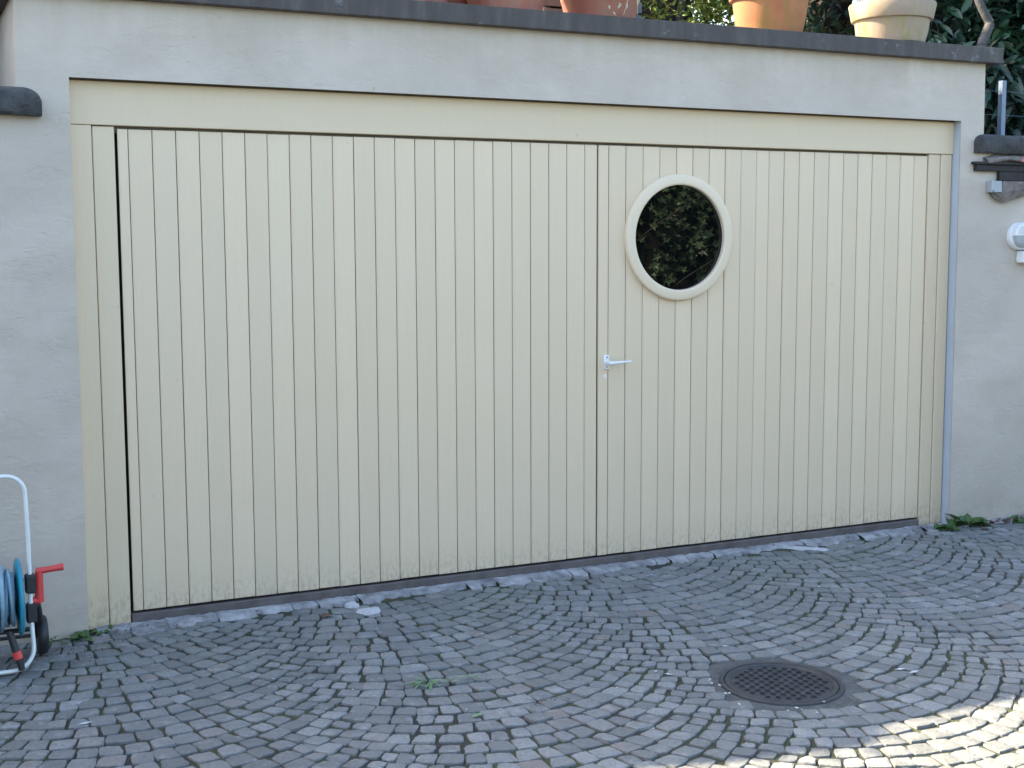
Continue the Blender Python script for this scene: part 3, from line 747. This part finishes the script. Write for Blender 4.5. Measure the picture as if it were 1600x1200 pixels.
# clipped yew left, out of the picture, whose crown throws the rounded shadow on the setts
def hedge(label, path, thick, name='clipped_hedge', n=9000, seed=51, zb=2.28):
    """path: (x, y, top z) points; a clipped hedge with solid inner twigs and a skin of leaves"""
    t = thing(name, (path[0][0], path[0][1], zb), label, 'hedge'); rng = random.Random(seed)
    P = []
    for (a, b_) in zip(path[:-1], path[1:]):
        L = math.dist(a[:2], b_[:2]); m = max(2, int(L/.12))
        for i in range(m): P.append(Vector(a).lerp(Vector(b_), i/m))
    P.append(Vector(path[-1])); V = []; F = []; sec = []
    for i, p in enumerate(P):
        d = P[min(i+1, len(P)-1)]-P[max(i-1, 0)]; d.z = 0; nr = Vector((-d.y, d.x, 0)).normalized()
        sec.append((p, nr)); h = p.z-.05
        for (o, z) in ((-.5, zb-.1), (-.5, zb+(h-zb)*.5), (-.46, h-.10), (-.25, h-.01), (0, h), (.25, h-.01), (.46, h-.10), (.5, zb+(h-zb)*.5), (.5, zb-.1)):
            q = p+nr*o*thick; q.z = z; q += mnoise.noise_vector(q*4)*.035; V.append(q)
    for i in range(len(P)-1):
        for k in range(8): F.append((i*9+k, i*9+k+1, (i+1)*9+k+1, (i+1)*9+k))
    F.append(tuple(range(9))); F.append(tuple((len(P)-1)*9+k for k in range(9))[::-1])
    mb = MB(); mb.add(V, F); mb.build('inner_twigs', M_TRUNKDARK, t)
    mb = MB()
    for i in range(n):
        k = rng.randrange(len(P)); p, nr = sec[k]; o = rng.choice((-1, 1, 0)); h = p.z-.05
        if o == 0: q = p+nr*rng.uniform(-.5, .5)*thick; q.z = h+rng.uniform(-.05, -.01); out = Vector((rng.gauss(0, 1), rng.gauss(0, 1), .6))
        else: q = p+nr*(.5*o*thick+o*rng.uniform(-.01, .04)); q.z = rng.uniform(zb, h); out = nr*o
        q += Vector((rng.uniform(-.06, .06), rng.uniform(-.06, .06), 0))
        leafcard(mb, q, out+Vector((rng.gauss(0, .6), rng.gauss(0, .6), rng.gauss(0, .6))), Vector((rng.gauss(0, 1), rng.gauss(0, 1), 1)), rng.uniform(.025, .05), rng.uniform(.012, .024))
    mb.build('leaves', M_DARKLEAF, t); return t
hedge('rounded yew hedge in the raised garden beyond the left wall',
      [(-9, .55, 3.30), (-4.2, .55, 3.36), (-3.0, .55, 3.34), (-2.5, .55, 3.40), (-2.15, .55, 3.52), (-1.8, .55, 3.72), (-1.45, .55, 3.77), (-1.1, .62, 3.66), (-1.12, 1.0, 3.75), (-1.15, 3.2, 3.8)], .34)
hedge('unseen tall hedge added on the left to darken the left wall', [(-2.35, -1.35, 2.6), (-2.35, -3.5, 2.7), (-2.4, -7.5, 2.6)], .5, seed=5, n=4000, zb=-.2)  # unseen hedge, added to take light off the left wall and door foot
shrub('garden_tree', 'garden tree whose crown shades the laurel from above', 'tree', (.7, 3.6, 2.28),
      [(2.6, 3.3, 5.5, 1.3, .9, .9), (1.2, 3.6, 5.7, 1.1, .9, 1.0), (3.7, 3.1, 5.4, 1.0, .8, .7), (2.2, 3.6, 6.2, 1.1, .7, .7), (4.6, 3.0, 5.7, .9, .7, .8)],
      5200, .13, .075, M_DARKLEAF, 61, [((.7, 3.6, 2.2), (.9, 3.6, 5.3), .10, .06), ((.9, 3.6, 4.6), (2.6, 3.3, 5.7), .06, .02), ((.9, 3.6, 5.0), (3.5, 3.2, 5.6), .045, .015)],
      core=[(2.6, 3.3, 5.5, .9, .5, .5)])

# vine-covered wall across the yard (mirrored in the round window)
vw = thing('vine_wall', (7, -6.9, -.2), 'vine covered wall across the yard, mirrored in the round window', 'wall')
mb = MB(); mb.box(3.8, 11.5, -7.2, -6.9, -.6, 3.4); mb.build('wall', simple('shaded_wall', (.008, .009, .007), .95, .3, 5, .5), vw)
mb = MB(); rng = random.Random(77)
for i in range(4200):
    x = rng.uniform(3.8, 11.5); z = rng.uniform(-.2, 3.45)
    if mnoise.noise(Vector((x*.9, z*1.1, 3.3)))+.35*mnoise.noise(Vector((x*3.1, z*3.1, 1))) < -.30: continue
    y = -6.9+rng.uniform(.05, .55); L = rng.uniform(.06, .16); a0 = rng.uniform(-.9, .9)
    # five-pointed vine leaf, slightly cupped
    nrm = Vector((rng.gauss(-.3, .8), 1, rng.gauss(.25, .8))).normalized(); ux = nrm.cross(Vector((math.sin(a0), 0, math.cos(a0)))).normalized(); uz = ux.cross(nrm)
    c = Vector((x, y, z)); V = [c+nrm*(-.01)]
    for k, rr in enumerate((.30, .85, .45, 1.0, .5, 1.15, .5, 1.0, .45, .85)):
        a = math.pi*1.5+2*math.pi*k/10; V.append(c+(ux*math.cos(a)+uz*math.sin(a))*L*.62*rr*rng.uniform(.8, 1.15)+nrm*(.02*rr*rng.uniform(0, 1)))
    mb.add(V, [(0, 1+k, 1+(k+1) % 10) for k in range(10)])
mb.build('vine', M_VINE, vw)
mb = MB()
for i in range(9):
    x = rng.uniform(4.5, 9.9); z = rng.uniform(.4, 2.6); mb.tube([(x, -6.6, z), (x+.2, -6.35, z+.25), (x+.45, -6.3, z+.4), (x+.8, -6.4, z+.55)], [.007, .006, .005, .003], 6)
mb.build('stems', M_BARK, vw)

# weeds, leaves and litter
def weed(base, n, L, Wd, mat, label, seed, spread=.05, name='weed_plant', group='weeds at the foot of the walls', lift=.6, cat='weed', kind=None):
    rng = random.Random(seed); mb = MB(); b = Vector(base)
    for i in range(n):
        a = rng.uniform(0, 6.28); p = b+Vector((math.cos(a), math.sin(a)*.6, 0))*rng.uniform(0, spread)+Vector((0, 0, .008))
        leafcard(mb, p, Vector((math.cos(a), math.sin(a)*.8-.15, rng.uniform(.1, 1)*lift)), Vector((rng.gauss(0, .3), rng.gauss(-.2, .3), 1)), L*rng.uniform(.6, 1.1), Wd*rng.uniform(.7, 1.1), .2, .45)
    o = mb.build(name, mat, loc=tuple(base)); return tag(o, label, cat, group, kind)
weed((4.785, -.115, -.062), 15, .105, .055, M_WEED, 'leafy weed lying against the foot of the right door jamb', 1, .05, lift=.9)
weed((4.920, -.125, -.062), 17, .125, .068, M_WEED, 'broad leaved weed under the right wall, second from the door jamb', 2, .05, lift=1.2)
weed((5.36, -.13, -.063), 12, .11, .045, M_WEED, 'weed under the lamp at the right edge of the picture', 3, .06)
weed((-.285, -.14, -.063), 9, .060, .042, M_WEED, 'small leafy weed at the bottom corner of the left door jamb', 4, .03, lift=.9)
weed((-.170, -.085, -.062), 9, .038, .024, M_WEED, 'tiny weed beside the left frame board of the door', 5, .05)
weed((-.40, -.13, -.063), 22, .026, .012, M_WEED, 'mossy growth between hose reel and garage wall', 6, .09, name='moss', group=None, cat='moss', kind='stuff')
def clump(base, n, L, label, seed, mat=M_WEEDPALE):
    rng = random.Random(seed); mb = MB()
    for i in range(n):
        a = rng.uniform(0, 6.28); p = Vector(base)+Vector((rng.gauss(0, .045), rng.gauss(0, .02), .008+rng.uniform(0, .012)))
        leafcard(mb, p, Vector((math.cos(a), math.sin(a), rng.uniform(-.05, .30))), Vector((rng.gauss(0, .2), rng.gauss(0, .2), 1)), L*rng.uniform(.5, 1.2), .0075, .1, .3)
    return tag(mb.build('grass_tuft', mat, loc=tuple(base)), label, 'grass tuft', 'pulled weeds lying on the cobbles')
clump((.86, -1.295, gz(-1.29)), 30, .070, 'wilted green sprig on the cobbles, larger and nearer the hose reel', 9)
clump((1.055, -1.333, gz(-1.33)), 16, .045, 'smaller green sprig on the cobbles right of the larger one', 10)
def flat(name, base, L, Wd, mat, ang, label, cat, seed, group=None, z=.006):
    mb = MB(); rng = random.Random(seed); d = Vector((math.cos(ang), math.sin(ang), .05))
    leafcard(mb, Vector((base[0], base[1], gz(base[1])+z)), d, Vector((.1, .05, 1)), L, Wd, .15, .05)
    return tag(mb.build(name, mat, loc=(base[0], base[1], gz(base[1]))), label, cat, group)
flat('fallen_leaf', (.90, -1.70), .06, .026, M_WEEDPALE, .3, 'pale green leaf alone on the cobbles near the picture bottom', 'leaf', 1)
flat('fallen_leaf', (.76, -.27), .065, .045, M_DRYLEAF, .2, 'brown dry leaf near the middle of the door sill at the left', 'leaf', 2)
flat('fallen_leaf', (4.93, -.23), .06, .045, M_DRYLEAF, 0, 'reddish dry leaf in front of the weeds at the right jamb', 'leaf', 3)
flat('fallen_leaf', (1.11, -.16), .05, .03, M_DRYLEAF, 0, 'small brown leaf on the mortar strip beside the white spill', 'leaf', 4, z=.012)
for i in range(7):
    rng = random.Random(60+i)
def litter(cx, cy, sx, sy, n, L, label, seed):
    rng = random.Random(seed); mb = MB()
    for i in range(n):
        x, y = cx+rng.gauss(0, sx), min(-.09, cy+rng.gauss(0, sy)); a = rng.uniform(0, 6.28)
        leafcard(mb, Vector((x, y, gz(y)+.004+rng.uniform(0, .012))), Vector((math.cos(a), math.sin(a), rng.gauss(0, .2))), Vector((rng.gauss(0, .4), rng.gauss(0, .4), 1)), L*rng.uniform(.5, 1.2), L*.5*rng.uniform(.6, 1), .2, .3)
    tag(mb.build('leaf_litter', M_DRYLEAF), label, 'leaf litter', kind='stuff')
litter(5.28, -.13, .14, .03, 70, .035, 'brown leaf litter along the foot of the right wall', 1)
litter(-.02, -.10, .10, .03, 26, .018, 'brown litter at the left end of the door sill', 2)
litter(-.42, -.30, .18, .10, 60, .018, 'crumbs of dry leaf under the hose reel', 3)
litter(1.20, -1.66, .05, .03, 22, .016, 'reddish plant crumbs in the cobble joints', 4)
def blob(name, base, rx, ry, mat, label, cat, seed, ang=0, zt=.0035, pts=22, group=None, amp=.35):
    mb = MB(); V = []; 
    zc = gz(base[1])+zt
    for ring, f in enumerate((1.0, .9, .45)):
        for k in range(pts):
            a = 2*math.pi*k/pts; rr = 1+amp*mnoise.noise(Vector((math.cos(a)*1.6+seed, math.sin(a)*1.6, seed*.7)))+amp*.5*mnoise.noise(Vector((math.cos(a)*5+seed, math.sin(a)*5, 2)))
            x = math.cos(a)*rx*rr*f; y = math.sin(a)*ry*rr*f
            x, y = x*math.cos(ang)-y*math.sin(ang), x*math.sin(ang)+y*math.cos(ang)
            V.append((base[0]+x, base[1]+y, zc+(0 if ring else -.012)+mnoise.noise(Vector((x*40, y*40, seed)))*.0012))
    F = [(r_*pts+k, r_*pts+(k+1) % pts, (r_+1)*pts+(k+1) % pts, (r_+1)*pts+k) for r_ in range(2) for k in range(pts)]+[tuple(2*pts+k for k in range(pts))]
    mb.add(V, F); return tag(mb.build(name, mat, loc=(base[0], base[1], gz(base[1])), smooth=True), label, cat, group)
blob('mortar_spill', (1.00, -.265), .062, .050, M_SPILL, 'bluish white cement spill on the cobbles near the left part of the door', 'cement spill', 3, .2, .0075)
blob('mortar_spill', (.955, -.150), .045, .035, M_SPILL, 'thin white cement smear climbing to the sill at the left', 'cement spill', 5, 1.2, .011)
blob('mortar_spill', (3.68, -.175), .115, .030, M_SPILL, 'long white cement spill lying before the right door leaf', 'cement spill', 8, -.75, .0075)
blob('mortar_spill', (-.418, -.909), .050, .026, M_MORTAR, 'pale chalky stain on the setts right of the hose reel', 'cement spill', 11, .3, .0035)
rng = random.Random(99); mb = MB()
chips = [(-.42, -1.15, .03), (2.25, -1.40, .02), (1.80, -1.55, .016), (1.83, -1.60, .02), (.795, -.25, .012), (2.75, -1.95, .03), (2.78, -2.0, .034), (1.9, -2.0, .016)]
for i in range(90): chips.append((rng.uniform(-.5, 5), rng.uniform(-2.6, -.15), rng.uniform(.003, .008)))
for i in range(11):
    a = rng.choice((rng.uniform(3.9, 4.9), rng.uniform(2.6, 3.3))); r_ = MANR+rng.gauss(.04, .03); chips.append((MANC.x+r_*math.cos(a), MANC.y+r_*math.sin(a), rng.uniform(.004, .012)))
for (x, y, s_) in chips:
    a = rng.uniform(0, 3.14); dx, dy = math.cos(a)*s_, math.sin(a)*s_; z = gz(y)+.004; w = .32 if s_ > .014 else .6
    V = [(x-dx, y-dy, z), (x+dy*w, y-dx*w, z), (x+dx, y+dy, z), (x-dy*w, y+dx*w, z), (x, y, z+.004)]
    mb.add(V, [(0, 1, 4), (1, 2, 4), (2, 3, 4), (3, 0, 4), (3, 2, 1, 0)])
tag(mb.build('petal_debris', M_SPILL), 'tiny white petals and chips scattered over the cobbles', 'debris', kind='stuff')
# small moss and grass in the joints
rng = random.Random(123); mb = MB()
for i in range(5200):
    x, y = rng.uniform(-1, 6), rng.uniform(-2.9, -.12)
    if mnoise.noise(Vector((x*.9+4, y*1.1, 1.7)))+.4*mnoise.noise(Vector((x*3.3, y*3.3, 4))) < .12: continue
    if (Vector((x, y, 0))-MANC).length < MANR+.02: continue
    for j in range(3):
        a = rng.uniform(0, 6.28); leafcard(mb, Vector((x+rng.gauss(0, .005), y+rng.gauss(0, .005), gz(y)-.006)), Vector((math.cos(a)*.6, math.sin(a)*.6, .5)), Vector((0, 0, 1)), rng.uniform(.005, .010), .003, .1, .2)
tag(mb.build('joint_moss', m_leaf('moss', (0.045, 0.06, 0.016), (0.085, 0.11, 0.035), .9, 0, .1)), 'moss and fine grass growing in the cobble joints', 'moss', kind='stuff')

# ------------------------------------------------------------ manhole
mh = thing('manhole_cover', (MANC.x, MANC.y, gz(MANC.y)), 'round cast iron manhole cover with rows of small holes set in the cobbles', 'manhole cover')
def mring(prof, name, mat, n=96, smooth=True):
    mb = MB(); V = []; F = []; m = len(prof)
    for (r_, h) in prof:
        for k in range(n):
            a = 2*math.pi*k/n; x = MANC.x+r_*math.cos(a); y = MANC.y+r_*math.sin(a); V.append((x, y, gz(y)+h))
    for i in range(m-1):
        for k in range(n): F.append((i*n+k, i*n+(k+1) % n, (i+1)*n+(k+1) % n, (i+1)*n+k))
    if prof[-1][0] < .01: pass
    mb.add(V, F); return mb.build(name, mat, mh, smooth)
mring([(0.345, -.010), (0.330, -.0052), (0.2607, -.004), (0.2520, -.004), (0.2502, -.02)], 'mortar_bed', simple('dark_mortar', (0.075, 0.08, 0.08), .95, .35, 30, .9, 80, dist=.008))
mring([(0.2502, -.03), (0.2502, .001), (0.2485, .003), (0.2328, .003), (0.2310, .001), (0.2310, -.012), (0.2258, -.012)], 'frame', M_IRON)
mring([(0.2275, -.02), (0.2275, .000), (0.2258, .002), (0.2082, .002), (0.2056, -.001), (0.2030, -.0035)], 'cover_rim', M_IRON)
# cover plate with real dimples: raised web between sunk holes
def plate():
    n = 190; V = []; F = []; Rp = .2039; idx = {}
    p = .0394
    ca, sa = math.cos(.45), math.sin(.45)
    for j in range(n+1):
        for i in range(n+1):
            x = -Rp+2*Rp*i/n; y = -Rp+2*Rp*j/n; r_ = math.hypot(x, y)
            if r_ > Rp: continue
            u, w = (x*ca+y*sa), (-x*sa+y*ca); row = round(w/(p*.866)); off = (row % 2)*p/2
            cu = round((u-off)/p)*p+off; cw = row*p*.866; d = math.hypot(u-cu, w-cw); rc = math.hypot(cu, cw)
            z = -.0025
            if rc < .182 and d < .0110: z = -.020 if d < .0092 else -.010
            elif rc < .182 and d < .0155: z = .0002
            idx[(i, j)] = len(V); V.append((MANC.x+x, MANC.y+y, gz(MANC.y+y)+z))
    for j in range(n):
        for i in range(n):
            q = [(i, j), (i+1, j), (i+1, j+1), (i, j+1)]
            if all(k in idx for k in q): F.append(tuple(idx[k] for k in q))
    mb = MB(); mb.add(V, F); mb.build('cover_plate', M_IRON, mh)
plate()

# ------------------------------------------------------------ hose reel cart
hc = thing('hose_reel_cart', (-.78, -.40, -.07), 'wheeled hose reel cart with pale tube frame, coiled blue hose and red crank', 'hose reel')
XR_, XL_ = -.527, -1.03
fy = -.45
def ubar():
    pts = []
    # closed rounded rectangle: handle loop at the top, foot at the bottom, foot bent forward
    top, bot = .742, -.053
    def arc(cx, cz, r_, a0, a1, yf_):
        for k in range(9):
            a = a0+(a1-a0)*k/8; z = cz+math.sin(a)*r_; pts.append(Vector((cx+math.cos(a)*r_, yf_(z), z)))
    yf_ = lambda z: fy - max(0, (.20-z))*.20
    r1 = .075; r2 = .085
    arc(XR_-.006-r1, top-r1, r1, math.pi/2, 0, yf_)
    for z in (.5, .35, .2, .1): pts.append(Vector((XR_-.002, yf_(z), z)))
    arc(XR_-r2, bot+r2, r2, 0, -math.pi/2, yf_)
    pts.append(Vector(((XR_+XL_)/2, yf_(bot), bot)))
    arc(XL_+r2, bot+r2, r2, -math.pi/2, -math.pi, yf_)
    for z in (.1, .2, .35, .5): pts.append(Vector((XL_, yf_(z), z)))
    arc(XL_+r1, top-r1, r1, math.pi, math.pi/2, yf_)
    return pts
mb = MB(); mb.tube(ubar(), .0088, 14, closed=True); mb.build('frame', M_ALU, hc, True)
CZ, CY, DR = .233, -.42, .158
def disc(x, sgn):
    mb = MB()
    prof = [(.030, -.010), (.060, -.006), (.075, -.001), (DR-.03, .004), (DR-.010, .010), (DR, .006), (DR+.002, -.002), (DR-.008, -.008), (DR-.03, -.006), (.05, -.014)]
    mb.lathe([(r_, h*sgn) for r_, h in prof], (x, CY, CZ), 'X', 56)
    for k in range(8):
        a = 2*math.pi*k/8; c_, s_ = math.cos(a), math.sin(a)
        mb.tube([(x+.008*sgn, CY+c_*.05, CZ+s_*.05), (x+.010*sgn, CY+c_*(DR-.02), CZ+s_*(DR-.02))], .005, 6)
    return mb
disc(-.572, 1).build('reel_flange', M_TEAL, hc, True)
disc(-.985, -1).build('reel_flange', M_TEAL, hc, True)
mb = MB(); mb.lathe([(.055, -.978), (.055, -.58)], (0, CY, CZ), 'X', 32); mb.build('drum', M_BLACKPL, hc, True)
# hose: wound helix in layers
mb = MB(); rng = random.Random(4); pts = []
hr = .0085
for layer, (R0, nturn) in enumerate(((.078, 19), (.096, 18), (.112, 15), (.130, 9))):
    x0, x1 = -.972, -.592
    if layer == 3: x0, x1 = -.94, -.625
    dirn = 1 if layer % 2 == 0 else -1
    N_ = nturn*26
    for i in range(N_):
        t = i/N_; x = (x0+(x1-x0)*t) if dirn == 1 else (x1+(x0-x1)*t)
        a = 2*math.pi*i/26; wob = mnoise.noise(Vector((i*.02, layer*5, 0)))
        x += .018*math.sin(a+layer)*(1 if layer >= 2 else .3)*(1 if abs(x-x0) > .03 and abs(x-x1) > .03 else .2)
        r_ = R0+.010*wob+(.004*math.cos(a*1.0+i*.01) if layer >= 2 else 0)
        pts.append(Vector((min(-.588, max(-.975, x)), CY+r_*math.cos(a)*.98, CZ+r_*math.sin(a))))
mb.tube(pts, hr, 8); mb.build('hose', M_HOSE, hc, True)
# red crank
mb = MB()
zc_ = .212
mb.tube([(-.530, -.432, zc_), (-.492, -.432, zc_)], .017, 16)
mb.tube([(-.494, -.432, zc_-.006), (-.492, -.434, zc_+.05), (-.491, -.436, .338)], [.019, .0165, .0155], 14)
mb.tube([(-.503, -.437, .336), (-.480, -.437, .337), (-.440, -.437, .340), (-.396, -.437, .344), (-.394, -.437, .344)], [.013, .0135, .0125, .0155, .012], 16)
mb.build('crank_handle', M_RED, hc, True)
# black clamps on the tubes
for x in (XR_, XL_):
    for (z0, z1) in ((.252, .330), (.128, .208)):
        mb = MB(); mb.box(x-.022 if x == XR_ else x-.020, x+.020, -.475, -.425, z0, z1, .007); mb.build('clamp', M_BLACKPL, hc)
# wheel arms and wheels
for x, sg in ((-.485, 1), (-1.075, -1)):
    mb = MB()
    pts = [(x-.020*sg, -.44, .20), (x-.010*sg, -.37, .15), (x-.002*sg, -.30, .075), (x, -.25, .030), (x, -.23, .01)]
    mb.tube(pts, [.016, .017, .020, .022, .020], 10); mb.build('wheel_arm', M_BLACKPL, hc, True)
    mb = MB(); wx = x+.012*sg
    mb.lathe([(.03, -.020), (.070, -.021), (.079, -.016), (.083, -.006), (.083, .006), (.079, .016), (.070, .021), (.03, .020)], (wx, -.265, .0195), 'X', 40)
    w = mb.build('wheel', M_BLACKPL, hc, True)
mb = MB(); mb.tube([(-1.06, -.265, .02), (-.50, -.265, .02)], .008, 10); mb.tube([(-1.03, -.36, .075), (-.53, -.36, .075)], .010, 10); mb.build('axle', M_BLACKPL, hc, True)
# hanging hose connector with red collar
mb = MB(); mb.tube([(-.620, -.50, .115), (-.606, -.51, .060), (-.598, -.515, .030)], [.014, .015, .016], 14)
mb.tube([(-.589, -.52, .002), (-.580, -.525, -.045)], [.016, .013], 14); cn_ = mb.build('hose_connector', M_BLACKPL, hc, True)
mb = MB(); mb.tube([(-.598, -.515, .031), (-.589, -.52, .001)], [.0185, .0175], 16); sub(mb, 'connector_collar', M_RED, cn_, True)

for o in list(bpy.data.objects):
    if o.type == 'MESH' and o.data.polygons: pass
S.cycles.max_bounces = 6; S.cycles.diffuse_bounces = 4; S.cycles.glossy_bounces = 3; S.cycles.transparent_max_bounces = 6
